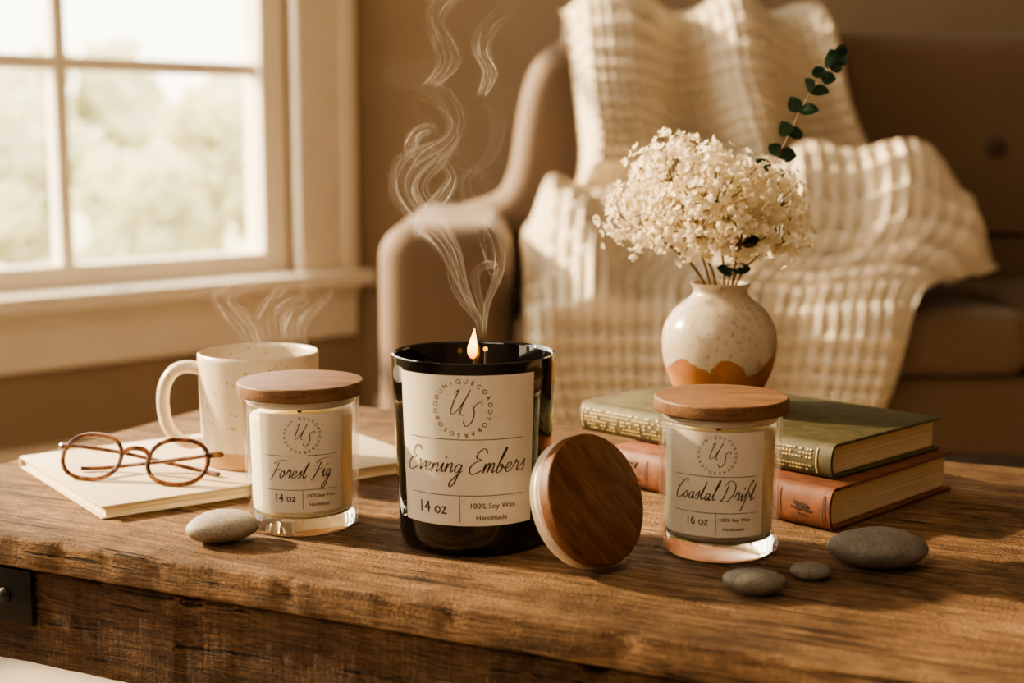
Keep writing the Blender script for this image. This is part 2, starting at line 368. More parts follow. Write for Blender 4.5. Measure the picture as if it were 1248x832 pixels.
def mat_flame(name, s0, s1):
    m = bpy.data.materials.new(name); m.use_nodes = True; nt = m.node_tree; nt.nodes.clear()
    v = coords(nt); sx = nd(nt, 'ShaderNodeSeparateXYZ', {0: v})
    mr = nd(nt, 'ShaderNodeMapRange', {0: sx.outputs['Z'], 1: 0.1025, 2: 0.120, 3: 0.0, 4: 1.0})
    r = ramp(nt, mr.outputs[0], [(0.0, (1.0, 0.20, 0.015)), (0.25, (1.0, 0.40, 0.06)), (0.6, (1.0, 0.55, 0.13)), (1.0, (1.0, 0.26, 0.03))])
    s = nd(nt, 'ShaderNodeMapRange', {0: mr.outputs[0], 1: 0.0, 2: 0.45, 3: s0, 4: s1})
    e = nd(nt, 'ShaderNodeEmission', {'Color': r.outputs[0], 'Strength': s.outputs[0]})
    o = nt.nodes.new('ShaderNodeOutputMaterial'); nt.links.new(e.outputs[0], o.inputs['Surface']); return m
M_flame = mat_flame('flame', 2.5, 8.0)
M_ember = mat_flame('ember', 2.0, 2.5)

# ------------------------------------------------------------------ room shell
ZF = -0.45; ZC = 2.4
WX, WY, WA = -0.936, 2.6, math.radians(43.8)
def on_wall(s, n, z):
    return Vector((WX+s*math.cos(WA)-n*math.sin(WA), WY+s*math.sin(WA)+n*math.cos(WA), z))
def structure(name, geos, mat, wallframe=False, smooth=False):
    o = mk(name, geos, mat, smooth=smooth); o['kind'] = 'structure'
    if wallframe: o.location = (WX, WY, 0); o.rotation_euler = (0, 0, WA)
    return o
c_a = on_wall(-6.09, 0, 0); c_b = on_wall(0.84, 0, 0)
poly = [(c_a.x, c_a.y), (2.6, c_a.y), (2.6, c_b.y), (c_b.x, c_b.y)]
structure('floor', ([(x, y, ZF) for x, y in poly], [[0, 1, 2, 3]]), M_floor)
structure('ceiling', ([(x, y, ZC) for x, y in poly], [[3, 2, 1, 0]]), M_ceil)
DS = 0.045
rows = [-0.015, 0.368, 0.765, 1.16, 1.55, 1.94]
O_L, O_R, O_B, O_T = -2.19+DS-0.44, 0.61+DS, -0.06, rows[-1]+0.05
P_L, P_R = -2.09+DS-0.44, 0.55+DS
structure('wall_left', [rbox(-6.1, O_L, 0, 0.14, ZF, ZC), rbox(O_R, 0.95, 0, 0.14, ZF, ZC), rbox(O_L, O_R, 0, 0.14, ZF, O_B), rbox(O_L, O_R, 0, 0.14, O_T, ZC)], M_wall, True)
structure('wall_back', rbox(c_b.x, 2.7, c_b.y, c_b.y+0.1, ZF, ZC), M_wall)
structure('wall_right', rbox(2.6, 2.7, c_a.y, c_b.y, ZF, ZC), M_rwall)
structure('wall_front', rbox(c_a.x, 2.7, c_a.y-0.1, c_a.y, ZF, ZC), M_wall)
structure('baseboard_back', rbox(c_b.x+0.02, 2.6, c_b.y-0.015, c_b.y, ZF, ZF+0.1, 0.004, 2), M_trim)
structure('baseboard_left', rbox(-6.0, 0.8, -0.015, 0, ZF, ZF+0.1, 0.004, 2), M_trim, True)
cols = [P_L+0.44*i for i in range(8)]
TOP = rows[-1]
fr = [rbox(O_L, P_L, 0.03, 0.10, O_B, O_T, 0.004, 2), rbox(P_R, O_R, 0.03, 0.10, O_B, O_T, 0.004, 2),
      rbox(O_L, O_R, 0.032, 0.098, O_B, -0.015, 0.004, 2), rbox(O_L, O_R, 0.032, 0.098, TOP, O_T, 0.004, 2)]
win = structure('window_1', fr, M_trim, True)
mu = []
for c in cols[1:-1]: mu.append(rbox(c-0.014, c+0.014, 0.045, 0.085, -0.02, TOP+.005, 0.004, 2))
for r in rows[1:-1]: mu.append(rbox(P_L-.01, P_R+.01, 0.047, 0.083, r-0.014, r+0.014, 0.004, 2))
mk('muntins', mu, M_trim, win, smooth=False)
mk('pane', rbox(P_L-.01, P_R+.01, 0.064, 0.066, -0.02, TOP+.005), M_pane, win, smooth=False)
structure('trim_1', [rbox(O_R-0.005, O_R+0.14, -0.022, -0.0005, O_B, O_T+0.1, 0.005, 2), rbox(O_R+0.11, O_R+0.145, -0.032, -0.0005, O_B, O_T+0.1, 0.005, 2),
      rbox(O_L-0.15, O_L+0.005, -0.022, -0.0005, O_B, O_T+0.1, 0.005, 2), rbox(O_L-0.15, O_R+0.145, -0.024, -0.0005, O_T, O_T+0.12, 0.005, 2)], M_trim, True)
structure('trim_2', [rbox(O_L-0.18, O_R+0.16, -0.075, 0.04, O_B-0.032, O_B+0.002, 0.008, 3)], M_trim, True)
structure('trim_3', [rbox(O_L-0.15, O_R+0.145, -0.024, -0.0005, O_B-0.145, O_B-0.032, 0.006, 2), rbox(O_L-0.15, O_R+0.145, -0.034, -0.0005, O_B-0.06, O_B-0.032, 0.006, 2)], M_trim, True)
g = mk('ground', ([(-16, 3.6, -0.62), (3, 3.6, -0.62), (3, 22, -0.62), (-16, 22, -0.62)], [[0, 1, 2, 3]]), M_lawn, smooth=False); g['kind'] = 'structure'
SH = [(-2.9, 8.2, 1.05, 'pale bushy shrub seen through the lower left window pane'), (-2.05, 7.6, 0.75, 'low pale shrub seen through the window right of the vertical glazing bar'),
      (-1.45, 8.6, 1.15, 'taller pale shrub outside nearest the window right jamb'), (-3.6, 10.5, 1.6, 'large hazy tree crown outside behind the leftmost shrub'), (-0.9, 10.2, 1.0, 'hazy round shrub outside hidden mostly by the window casing')]
for i, (x, y, h, lb) in enumerate(SH):
    t = empty('shrub', (x, y, -0.62), 0, lb, 'shrub', 'garden shrubs outside the window')
    geo = []
    for k in range(26):
        a = random.uniform(0, 2*PI); q = random.uniform(0, 0.5)*h
        zz = random.uniform(0.25, 0.9)*h
        geo.append(ico((q*math.cos(a), q*math.sin(a), zz), h*random.uniform(0.08, 0.2), 3, amp=0.9, fr=3.4, seed=i*7+k))
    mk('foliage', geo, M_shrub, t)
    mk('trunk', tube([(0, 0, 0), (0.02, 0, h*0.3), (0, 0.02, h*0.6)], [0.05*h, 0.04*h, 0.02*h], 8), M_stem, t)

# ------------------------------------------------------------------ sofa
sofa = empty('sofa', (0.775, 2.45, ZF), 0, 'brown upholstered sofa with button tufted back under the cream throw', 'sofa')
so = (0.775, 2.45, ZF)
SL, SR = 0.0, 1.55
mk('base', rbox(SL-0.02, SR+0.02, 2.115, 2.80, -0.255, -0.128, 0.015, 3), M_sofa, sofa, off=so)
for x0, x1 in ((SL+0.002, 0.774), (0.776, SR-0.002)):
    mk('seat_cushion', rbox(x0, x1, 2.085, 2.63, -0.127, -0.03, 0.032, 5), M_sofa, sofa, off=so)
for x0, x1 in ((SL-0.2, SL), (SR, SR+0.2)):
    ar = mk('arm', rbox(x0, x1, 2.09, 2.82, -0.26, 0.100, 0.052, 8), M_sofa, sofa, off=so)
# padded back: outline lofted with a full rounded edge
L = [(-0.155, -0.2), (-0.155, 0.03), (-0.14, 0.085), (-0.09, 0.102), (-0.035, 0.120), (-0.012, 0.148), (0.000, 0.19), (0.010, 0.26), (0.022, 0.32), (0.045, 0.37), (0.09, 0.404), (0.16, 0.416), (0.35, 0.418), (0.6, 0.418)]
L = catmull(L, 5)
pl = L+[(1.55-x, z) for x, z in reversed(L)]
npl = len(pl)
def inset(pl, d):
    out = []
    for i in range(npl):
        a, b = pl[max(i-1, 0)], pl[min(i+1, npl-1)]
        tx, tz = b[0]-a[0], b[1]-a[1]; l = math.hypot(tx, tz) or 1
        out.append((pl[i][0]+tz/l*d, pl[i][1]-tx/l*d))
    return out
V = []; Fc = []; RB = 0.05; lay = []
for k in range(9):
    a = k/8*PI/2; lay.append((RB*(1-math.sin(a)), RB*(1-math.cos(a))))
for k in range(9):
    a = PI/2-k/8*PI/2; lay.append((0.04*(1-math.sin(a)), 0.215-0.04*(1-math.cos(a))))
for d, yy in lay:
    for x, z in inset(pl, d):
        V.append((x, 2.585+yy+0.16*(z+0.03), z))
for k in range(len(lay)-1):
    for i in range(npl-1):
        q = k*npl+i; Fc.append([q, q+1, q+npl+1, q+npl])
    Fc.append([k*npl+npl-1, k*npl, (k+1)*npl, (k+1)*npl+npl-1])
Fc.append(list(range(npl))[::-1]); Fc.append([(len(lay)-1)*npl+i for i in range(npl)])
mk('backrest', (V, Fc), M_sofa, sofa, off=so, ang=60, weld=True)
for bx, bz in ((0.883, 0.21), (1.16, 0.21), (1.02, 0.07), (1.30, 0.07)):
    yb = 2.585+0.16*(bz+0.03)
    mk('button', ico((bx, yb-0.002, bz), 0.019, 3, (1, 0.45, 1)), M_button, sofa, off=so)
for x in (SL-0.13, SR+0.13):
    for y in (2.16, 2.74):
        mk('leg', tube([(x, y, ZF), (x, y, -0.25)], [0.016, 0.024], 14), M_sleg, sofa, off=so)

# ------------------------------------------------------------------ throw blanket
K = [  # y, z, x_left, x_right, fold amplitude
    (2.89, 0.20, 0.10, 0.56, 0.01), (2.90, 0.36, 0.10, 0.56, 0.012), (2.835, 0.434, 0.10, 0.57, 0.020), (2.735, 0.436, 0.09, 0.575, 0.030),
    (2.640, 0.395, 0.10, 0.585, 0.08), (2.608, 0.27, 0.115, 0.61, 0.12), (2.58, 0.17, 0.12, 0.65, 0.12), (2.54, 0.10, 0.10, 0.69, 0.09),
    (2.47, 0.068, 0.05, 0.76, 0.095), (2.37, 0.040, 0.018, 0.785, 0.10), (2.25, 0.012, 0.018, 0.765, 0.09), (2.14, -0.010, 0.018, 0.64, 0.065),
    (2.070, -0.045, 0.018, 0.58, 0.05), (2.062, -0.14, 0.03, 0.55, 0.05), (2.060, -0.25, 0.07, 0.51, 0.05)]
KS = np.array(catmull(K, 24))
seg = np.sqrt(np.diff(KS[:, 0])**2+np.diff(KS[:, 1])**2); arc = np.concatenate([[0], np.cumsum(seg)])
NV = int(arc[-1]/0.0028); NU = 310
tt = np.linspace(0, arc[-1], NV)
RW = np.stack([np.interp(tt, arc, KS[:, k]) for k in range(5)], 1)
CELL = 0.0255
Vb = []; Fb = []
def sm(a, b, x):
    t = min(1, max(0, (x-a)/(b-a))); return t*t*(3-2*t)
pv = 0.0
for i in range(NV):
    y, z, xl, xr, A = RW[i]
    j0, j1 = max(i-4, 0), min(i+4, NV-1)
    ty, tz = RW[j1, 0]-RW[j0, 0], RW[j1, 1]-RW[j0, 1]; l = math.hypot(ty, tz); ty /= l; tz /= l
    ny, nz = tz, -ty
    seatness = sm(0.3, 0.9, nz)*(1 if y < 2.6 else 0)
    v = tt[i]
    pv += 0.0028/(CELL*(1+0.8*seatness))
    for j in range(NU):
        u = j/(NU-1)
        x = xl+(xr-xl)*u
        # loose folds that run slantwise down the back and fan out over the seat
        w_ = 0.25*noise.noise(Vector((u*2.5, v*3.0, 7.7)))
        ph = 2*PI*(1.9*u+0.35*(v-0.5)+0.10*math.sin(7*u+2)+w_+0.05)
        f1 = (0.5+0.5*math.sin(ph))
        ph2 = 2*PI*(1.7*u-2.0*v+0.35*math.sin(5*u)+w_)
        f3 = (0.5+0.5*math.sin(ph2))**1.5
        f2 = noise.noise(Vector((u*3.2, v*3.0, 4.1)))*0.6+noise.noise(Vector((u*7, v*6.0, 1.3)))*0.3
        D = A*(f1*(1-0.8*seatness)+0.85*f3*seatness+max(0, f2)*(0.5+0.9*seatness))
        ed = sm(0, 0.06, u)*sm(0, 0.06, 1-u)
        if y < 2.6 and nz > 0:
            m_ = math.exp(-((x-0.62)/0.14)**2-((y-2.33)/0.12)**2)*0.05 + math.exp(-((x-0.42)/0.16)**2-((y-2.45)/0.10)**2)*0.02
            m_ += math.exp(-((x-0.12)/0.10)**2-((y-2.40)/0.14)**2)*0.02
            D += m_*nz
        zz = z
        if seatness > 0: zz = z+(min(z, -0.014)-z)*seatness*(1-sm(0, 0.16, 1-u))
        D = 0.021+D*(0.12+0.88*ed)
        su = abs(math.sin(PI*(u*0.74)/CELL+0.5*w_)); sv = abs(math.sin(PI*pv+0.5*w_))
        well = su**0.45*sv**0.85*(0.25+0.75*sm(0, 0.03, u)*sm(0, 0.03, 1-u))
        D += 0.005-0.0205*well
        x += 0.010*noise.noise(Vector((v*4, u*2, 9.0)))*ed
        Vb.append((x, y+ny*D, zz+nz*D))
for i in range(NV-1):
    for j in range(NU-1):
        a = i*NU+j; Fb.append([a, a+NU, a+NU+1, a+1])
bl = mk('throw_blanket', (Vb, Fb), M_blanket, ang=180)
tag(bl, 'cream waffle knit throw blanket draped over the brown sofa back and seat', 'blanket')

# ------------------------------------------------------------------ coffee table
TA = math.atan2(-0.43, 0.903)
tab = empty('coffee_table', (-0.415, 0.848, 0), TA, 'rustic weathered wood table carrying the candles, books and mug', 'table')
def loft_plank(x0, x1, y0, y1, z0, z1, seed, n=300, amp=0.0008, rr=0.0018):
    V = []; Fc = []; prof = []
    for ci, (cx, cy, a0) in enumerate(((y1-rr, z1-rr, 0), (y0+rr, z1-rr, 90), (y0+rr, z0+rr, 180), (y1-rr, z0+rr, 270))):
        if ci == 1 and y1-y0 > 0.05: prof += [(y0+0.03, z1, 0), (y0+0.006, z1, 0)]
        for k in range(4):
            a = math.radians(a0+k*30); prof.append((cx+rr*math.cos(a), cy+rr*math.sin(a), 1 if ci in (1, 2) else 0))
    m = len(prof)
    for i in range(n):
        x = x0+(x1-x0)*i/(n-1)
        for k, (y, z, fr_) in enumerate(prof):
            if fr_:
                q = Vector((x*40, z*60, seed)); w = noise.noise(q)+0.6*noise.noise(q*3.3)
                ch = max(0, noise.noise(Vector((x*55, seed, 3.3)))-0.15)*0.007 if z > (z0+z1)/2 else 0
                V.append((x, y+amp*w+ch*0.6, z-ch-(amp*0.5*abs(w) if z > (z0+z1)/2 else 0)))
            else: V.append((x, y, z))
    for i in range(n-1):
        for k in range(m):
            Fc.append([i*m+k, i*m+(k+1) % m, (i+1)*m+(k+1) % m, (i+1)*m+k])
    Fc.append(list(range(m))[::-1]); Fc.append([(n-1)*m+k for k in range(m)])
    Fc = [q[::-1] for q in Fc]
    return V, Fc
TT = 0.018
tp = [loft_plank(0, 1.15, 0, 0.1395, -TT, 0, 2.0), loft_plank(0, 1.15, 0.1400, 0.2797, -TT, 0, 3.0), loft_plank(0, 1.15, 0.2802, 0.43, -TT, 0, 4.0)]
mk('tabletop', tp, M_table, tab, weld=True, ang=50)
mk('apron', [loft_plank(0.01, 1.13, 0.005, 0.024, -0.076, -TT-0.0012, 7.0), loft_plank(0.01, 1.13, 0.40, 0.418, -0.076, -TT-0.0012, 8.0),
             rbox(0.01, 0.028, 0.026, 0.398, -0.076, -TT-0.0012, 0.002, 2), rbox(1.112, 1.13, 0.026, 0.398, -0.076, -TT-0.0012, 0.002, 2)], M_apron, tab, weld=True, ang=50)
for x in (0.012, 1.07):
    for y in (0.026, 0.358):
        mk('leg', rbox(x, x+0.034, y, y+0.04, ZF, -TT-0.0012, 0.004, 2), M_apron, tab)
br = mk('metal_bracket', rbox(0.03, 0.155, 0.0015, 0.0052, -0.052, -TT-0.0015, 0.001, 2), M_iron, tab)
for x in (0.06, 0.135):
    mk('bolt', ico((x, 0.001, -0.036), 0.005, 2, (1, 0.5, 1)), M_iron, br)

# ------------------------------------------------------------------ lettering
GL = {
 'e': (0.78, [[(0,.35),(.35,.5),(.55,.8),(.4,1.0),(.15,.85),(.1,.4),(.3,.05),(.55,.1),(.78,.35)]]),
 'v': (0.85, [[(0,.8),(.15,1.0),(.3,.5),(.4,.02),(.6,.4),(.75,.95),(.88,.7),(.85,.35)]]),
 'n': (0.92, [[(0,.35),(.13,.95),(.13,.5),(.1,.0),(.2,.6),(.45,1.0),(.6,.85),(.6,.3),(.7,.02),(.92,.35)]]),
 'i': (0.52, [[(0,.35),(.2,1.0),(.2,.4),(.28,.03),(.52,.35)], [(.24,1.45),(.28,1.55),(.34,1.7)]]),
 'g': (0.88, [[(.6,.85),(.35,1.0),(.1,.7),(.15,.2),(.4,.1),(.6,.5),(.65,.95),(.6,.2),(.5,-.9),(.2,-1.5),(.0,-1.1),(.4,-.3),(.88,.3)]]),
 'm': (1.3, [[(0,.35),(.12,.95),(.12,.4),(.1,0),(.2,.6),(.4,1),(.52,.8),(.5,.0),(.6,.6),(.82,1),(.95,.8),(.95,.25),(1.05,.02),(1.3,.35)]]),
 'b': (0.85, [[(0,.35),(.3,1.8),(.4,2.4),(.25,2.4),(.12,1.2),(.1,.2),(.3,.0),(.55,.3),(.5,.8),(.3,.85),(.3,.65),(.6,.6),(.85,.35)]]),
 'r': (0.82, [[(0,.35),(.18,1.0),(.24,1.2),(.3,.92),(.55,1.0),(.55,.4),(.62,.05),(.82,.35)]]),
 's': (0.6, [[(0,.35),(.3,.8),(.4,1.05),(.42,.7),(.5,.3),(.35,.0),(.1,.1)]]),
 'o': (0.82, [[(.5,.95),(.2,.9),(.05,.4),(.25,.0),(.55,.3),(.55,.8),(.4,.98),(.55,.65),(.82,.45)]]),
 't': (0.74, [[(0,.35),(.25,1.2),(.36,2.1),(.28,.9),(.26,.15),(.45,.02),(.74,.35)], [(-.1,1.35),(.75,1.5)]]),
 'a': (0.88, [[(.55,.85),(.3,1.0),(.05,.5),(.2,.02),(.45,.3),(.6,.95),(.55,.4),(.65,.03),(.88,.35)]]),
 'l': (0.6, [[(0,.35),(.35,1.5),(.45,2.4),(.3,2.45),(.18,1.2),(.2,.2),(.4,.02),(.6,.35)]]),
 'f': (0.82, [[(.72,2.15),(.55,2.45),(.38,2.1),(.3,1.0),(.24,-.2),(.12,-1.1),(-.1,-1.2)], [(0,.35),(.15,.85),(.55,1.0),(.7,.6),(.82,.35)]]),
 'E': (1.3, [[(1.2,2.0),(.8,2.5),(.35,2.2),(.3,1.6),(.8,1.35),(.3,1.1),(.0,.45),(.35,-.1),(.85,.05),(1.3,.4)]]),
 'F': (1.35, [[(.75,2.2),(.6,1.2),(.35,.0),(.05,-.35)], [(.05,1.9),(.6,2.4),(1.75,2.55)], [(.0,1.0),(.5,1.1),(1.25,1.3)]]),
 'C': (1.2, [[(1.25,1.9),(1.1,2.5),(.6,2.1),(.1,.95),(.26,.03),(.75,.03),(1.2,.45)]]),
 'D': (1.75, [[(.5,2.2),(.4,1.0),(.3,.05)], [(-.05,1.8),(.5,2.5),(1.35,2.0),(1.5,.9),(.95,.0),(.3,.0),(.0,.2)]]),
 'U': (1.5, [[(.0,1.7),(.25,2.05),(.25,1.0),(.4,.1),(.8,.2),(1.1,1.2),(1.2,2.05),(1.1,.9),(1.2,.1),(1.6,-.1)]]),
 'S': (1.2, [[(1.15,1.65),(.85,2.05),(.4,1.6),(.7,1.0),(.75,.3),(.35,-.08),(-.1,.4)]]),
 ' ': (0.6, []),
}
def ribbon(P, w):
    P = catmull(P, 7); V = []; Fc = []; n = len(P)
    for i, (x, y) in enumerate(P):
        a, b = P[max(i-1, 0)], P[min(i+1, n-1)]
        tx, ty = b[0]-a[0], b[1]-a[1]; l = math.hypot(tx, ty) or 1; tx /= l; ty /= l
        hw = w*(0.45+0.75*abs(ty))*0.5*min(1, 0.4+min(i, n-1-i)*0.2)
        V += [(x-ty*hw, y+tx*hw), (x+ty*hw, y-tx*hw)]
    for i in range(n-1): Fc.append([2*i, 2*i+1, 2*i+3, 2*i+2])
    return V, Fc
def script_geo(text, xh, width, s0, z0, pen, slant=0.22, jit=0.0):
    rj = random.Random(len(text)*7+3)
    strokes = []; x = 0
    for ch in text:
        w, st = GL[ch]; ky = 1+rj.uniform(-jit, jit); dy = rj.uniform(-jit, jit)*0.5
        for q in st: strokes.append([(x+a, b*ky+(dy if 0.05 < a < w-0.05 else 0)) for a, b in q])
        x += w
    k = width/(x+0.2); out = []
    for q in strokes:
        q2 = [(s0-width/2+(a+slant*b)*k, z0+b*xh) for a, b in q]
        out.append(ribbon(q2, pen))
    return out
_fc = {}
def font_geo(t):
    if t in _fc: return _fc[t]
    cu = bpy.data.curves.new('tmp', 'FONT'); cu.body = t; cu.size = 1.0; cu.resolution_u = 3
    ob = bpy.data.objects.new('tmp', cu); COL.objects.link(ob)
    dg = bpy.context.evaluated_depsgraph_get(); dg.update()
    me = bpy.data.meshes.new_from_object(ob.evaluated_get(dg))
    V = [(v.co.x, v.co.y) for v in me.vertices]; Fc = [list(p.vertices) for p in me.polygons]
    bpy.data.objects.remove(ob); bpy.data.curves.remove(cu); bpy.data.meshes.remove(me)
    _fc[t] = (V, Fc); return _fc[t]
def type_geo(t, width, s0, z0, stretch=1.0):
    V, Fc = font_geo(t); x0 = min(v[0] for v in V); x1 = max(v[0] for v in V); k = width/(x1-x0)
    return [(s0+(x-(x0+x1)/2)*k, z0+y*k*stretch) for x, y in V], Fc
def ring_geo(R, size, s0, z0):
    txt = 'UNIQUECOAOOSOBARSOSOBDOO'; n = len(txt); out = []
    for i, ch in enumerate(txt):
        ph = 2*PI*(i-3.5)/n
        V, Fc = font_geo(ch); x0 = min(v[0] for v in V); x1 = max(v[0] for v in V)
        q = []
        for x, y in V:
            a, b = (x-(x0+x1)/2)*size, R+(y-0.35)*size
            q.append((s0+a*math.cos(ph)+b*math.sin(ph), z0-a*math.sin(ph)+b*math.cos(ph)))
        out.append((q, Fc))
    return out
def bar(s0, s1, z0, z1):
    n = max(1, int((s1-s0)/0.002)); V = []; Fc = []
    for i in range(n+1):
        s = s0+(s1-s0)*i/n; V += [(s, z0), (s, z1)]
    for i in range(n): Fc.append([2*i, 2*i+2, 2*i+3, 2*i+1])
    return V, Fc
def make_label(parent, rfun, a0, w, zb, zt, spec):
    rm = rfun((zb+zt)/2)
    def wrap(geos, off):
        if isinstance(geos, tuple): geos = [geos]
        res = []
        for v, f in geos:
            q = []
            for s, z in v:
                r = rfun(z)+off; a = a0+s/rm; q.append((r*math.sin(a), -r*math.cos(a), z))
            res.append((q, f))
        return res
    lab = mk('label', wrap(bar(-w/2, w/2, zb, zt), 0.0003), M_paper, parent)
    for nm, geos in spec: mk(nm, wrap(geos, 0.00055), M_ink, lab, smooth=False)
    return lab
def spec_for(title, oz, c):
    d = []
    d.append(('circular_lettering', ring_geo(c['ringR'], c['ringS'], c['ringX'], c['ringZ'])))
    R = c['ringR']
    d.append(('monogram', script_geo('U', R*0.44, R*0.72, c['ringX']-R*0.24, c['ringZ']-R*0.22, c['pen']*0.75, 0.45)+script_geo('S', R*0.42, R*0.52, c['ringX']+R*0.26, c['ringZ']-R*0.62, c['pen']*0.75, 0.45)))
    d.append(('scent_name', script_geo(title, c['xh'], c['tw'], c['tx'], c['tz'], c['pen'], 0.36, 0.08)))
    t = c['rule']
    for b_ in (bar(-c['rw'], c['rw'], c['r1'], c['r1']+t), bar(-c['rw'], c['rw'], c['r2'], c['r2']+t), bar(c['dx'], c['dx']+t, c['zb']+0.001, c['r2'])):
        d.append(('ruled_line', [b_]))
    d.append(('size_text', [type_geo(oz, c['ozw'], c['ozx'], c['ozz'], 1.15)]))
    d.append(('material_text', [type_geo('100% Soy Wax', c['m1w'], c['m1x'], c['m1z'])]))
    d.append(('handmade_text', [type_geo('Handmade', c['m2w'], c['m1x']-0.001, c['m2z'])]))
    return d

# ------------------------------------------------------------------ black candle
pb = on_z(578, 655, 0)
bc = empty('candle', pb, 0, 'large lit black glass candle with cream label in the middle', 'candle')
PB = [(0, 0), (0.036, 0), (0.0395, 0.001), (0.0415, 0.0035), (0.0422, 0.008), (0.0457, 0.1055), (0.0456, 0.1066), (0.0448, 0.107), (0.0438, 0.1065), (0.0434, 0.105), (0.0405, 0.012), (0.039, 0.0105), (0, 0.010)]
mk('vessel', lathe(PB, 96), M_black, bc, weld=True, ang=50)
mk('wax', lathe([(0, 0.05), (0.0412, 0.05), (0.0426, 0.0895), (0.0418, 0.0902), (0, 0.0902)], 64), M_wax, bc, weld=True)
mk('wick', tube([(0, 0, 0.089), (0.0003, 0, 0.096), (0.001, 0.0005, 0.1045)], [0.0011, 0.0011, 0.0008], 8), M_wick, bc)
fl = [(0, 0.1028), (0.0015, 0.1035), (0.0026, 0.1055), (0.0029, 0.1075), (0.0025, 0.1105), (0.0017, 0.1140), (0.0008, 0.1175), (0, 0.1205)]
V, Fc = lathe(catmull(fl, 4), 24)
V = [(x-0.0006*math.sin((z-0.10)*220), y, z) for x, y, z in V]
mk('flame', (V, Fc), M_flame, bc, weld=True)
mk('wick', tube([(0.0065, 0.004, 0.089), (0.0068, 0.004, 0.098), (0.0066, 0.004, 0.1068)], [0.0010, 0.0010, 0.0007], 8), M_wick, bc)
mk('ember', ico((0.0066, 0.004, 0.1078), 0.0014, 2), M_ember, bc)
rb = lambda z: 0.0422+(0.0457-0.0422)*(z-0.008)/(0.1055-0.008)
cB = dict(ringR=0.0148, ringS=0.0034, ringX=-0.001, ringZ=0.0832, pen=0.00060, xh=0.0055, tw=0.0705, tx=-0.0008, tz=0.0478, rule=0.0003, rw=0.033, r1=0.0660, r2=0.0352, dx=-0.0030,
          zb=0.0195, ozw=0.0165, ozx=-0.0185, ozz=0.0248, m1w=0.0255, m1x=0.0160, m1z=0.0283, m2w=0.0175, m2z=0.0218)
make_label(bc, rb, math.radians(-5), 0.0795, 0.0185, 0.1008, spec_for('Evening Embers', '14 oz', cB))

# leaning lid of the black candle
n = Vector((0.66, -0.66, 0.36)).normalized()
RL = 0.0350; tw = 0.0080; ts = 0.0088; RS = 0.0342
cz = max(RL*math.sqrt(1-n.z**2)+tw/2*n.z, RS*math.sqrt(1-n.z**2)+(tw/2+ts)*n.z)
nh = Vector((n.x, n.y, 0)).normalized()
cl = on_z(715, 608, cz)+nh*0.004
cl.z = cz+0.0003
lid = empty('walnut_stopper', cl, 0, 'round walnut lid with pale seal leaning against the black candle', 'candle lid')
lid.rotation_mode = 'QUATERNION'; lid.rotation_quaternion = n.to_track_quat('Z', 'Y')
def disc(R, z0, z1, b=0.0012):
    pr = [(0, z0), (R-b, z0)]+[(R-b+b*math.sin(a), z0+b-b*math.cos(a)) for a in (0.4, 0.8, 1.2, PI/2)]+[(R-b+b*math.cos(a), z1-b+b*math.sin(a)) for a in (0, 0.4, 0.8, 1.2)]+[(R-b, z1), (0, z1)]
    return lathe(pr, 80)
mk('wooden_disc', disc(RL, -tw/2, tw/2), M_lid2, lid, weld=True, ang=50)
sealp = [(0, -tw/2-ts), (RS-0.004, -tw/2-ts), (RS-0.001, -tw/2-ts+0.0008), (RS+0.0004, -tw/2-ts+0.0022), (RS-0.0008, -tw/2-ts+0.0036), (RS-0.0008, -tw/2-ts+0.0048), (RS+0.0004, -tw/2-ts+0.0062), (RS-0.0006, -tw/2-ts+0.0076), (RS-0.0004, -tw/2-0.0002), (0, -tw/2-0.0002)]
mk('seal', lathe(sealp, 72), M_seal, lid, weld=True)

# ------------------------------------------------------------------ glass jar candles
def jar(px, py, a0, label, title, oz, w):
    p = on_z(px, py, 0)
    t = empty('candle', p, 0, label, 'candle', 'lidded glass jar candles')
    out = [(0.0300, 0.0004), (0.0314, 0.001), (0.0324, 0.003), (0.0327, 0.007), (0.0338, 0.0768), (0.0337, 0.0776), (0.0331, 0.078), (0.0324, 0.0776), (0.0321, 0.0768), (0.0312, 0.012), (0.0308, 0.0115)]
    mk('glass', lathe(out, 96), M_glass, t, ang=60)
    mk('glass_base', lathe([(0, 0.0004), (0.0285, 0.0004), (0.0302, 0.002), (0.0306, 0.0075), (0.0290, 0.0105), (0, 0.0105)], 80), M_base, t, weld=True)
    mk('wax', lathe([(0, 0.0112), (0.0272, 0.0112), (0.0287, 0.0126), (0.0296, 0.0660), (0.0289, 0.0668), (0, 0.0668)], 72), M_wax, t, weld=True)
    mk('wick', tube([(-0.001, 0, 0.066), (-0.001, 0, 0.0705), (0.001, 0, 0.0725)], [0.0014, 0.0013, 0.001], 8), M_wick, t)
    ld = mk('lid', disc(0.0366, 0.0782, 0.0862, 0.0014), M_lid, t, weld=True, ang=50)
    mk('seal', lathe([(0, 0.0735), (0.0305, 0.0735), (0.0316, 0.0745), (0.0312, 0.076), (0.0316, 0.0772), (0.0314, 0.0780), (0, 0.0780)], 64), M_seal, ld, weld=True)
    rf = lambda z: 0.0327+(0.0338-0.0327)*(z-0.007)/(0.0768-0.007)
    c = dict(ringR=0.0098, ringS=0.0022, ringX=0.0008, ringZ=0.0600, pen=0.00044, xh=0.0043, tw=0.0360 if title[0] == 'F' else 0.0445, tx=-0.0006, tz=0.0355, rule=0.00025, rw=w*0.43, r1=0.0482, r2=0.0285, dx=0.0003,
             zb=0.0165, ozw=0.0115, ozx=-0.0092, ozz=0.0218, m1w=0.0165, m1x=0.0110, m1z=0.0242, m2w=0.0115, m2z=0.0192)
    make_label(t, rf, math.radians(a0), w, 0.0155, 0.0722, spec_for(title, oz, c))
    return t
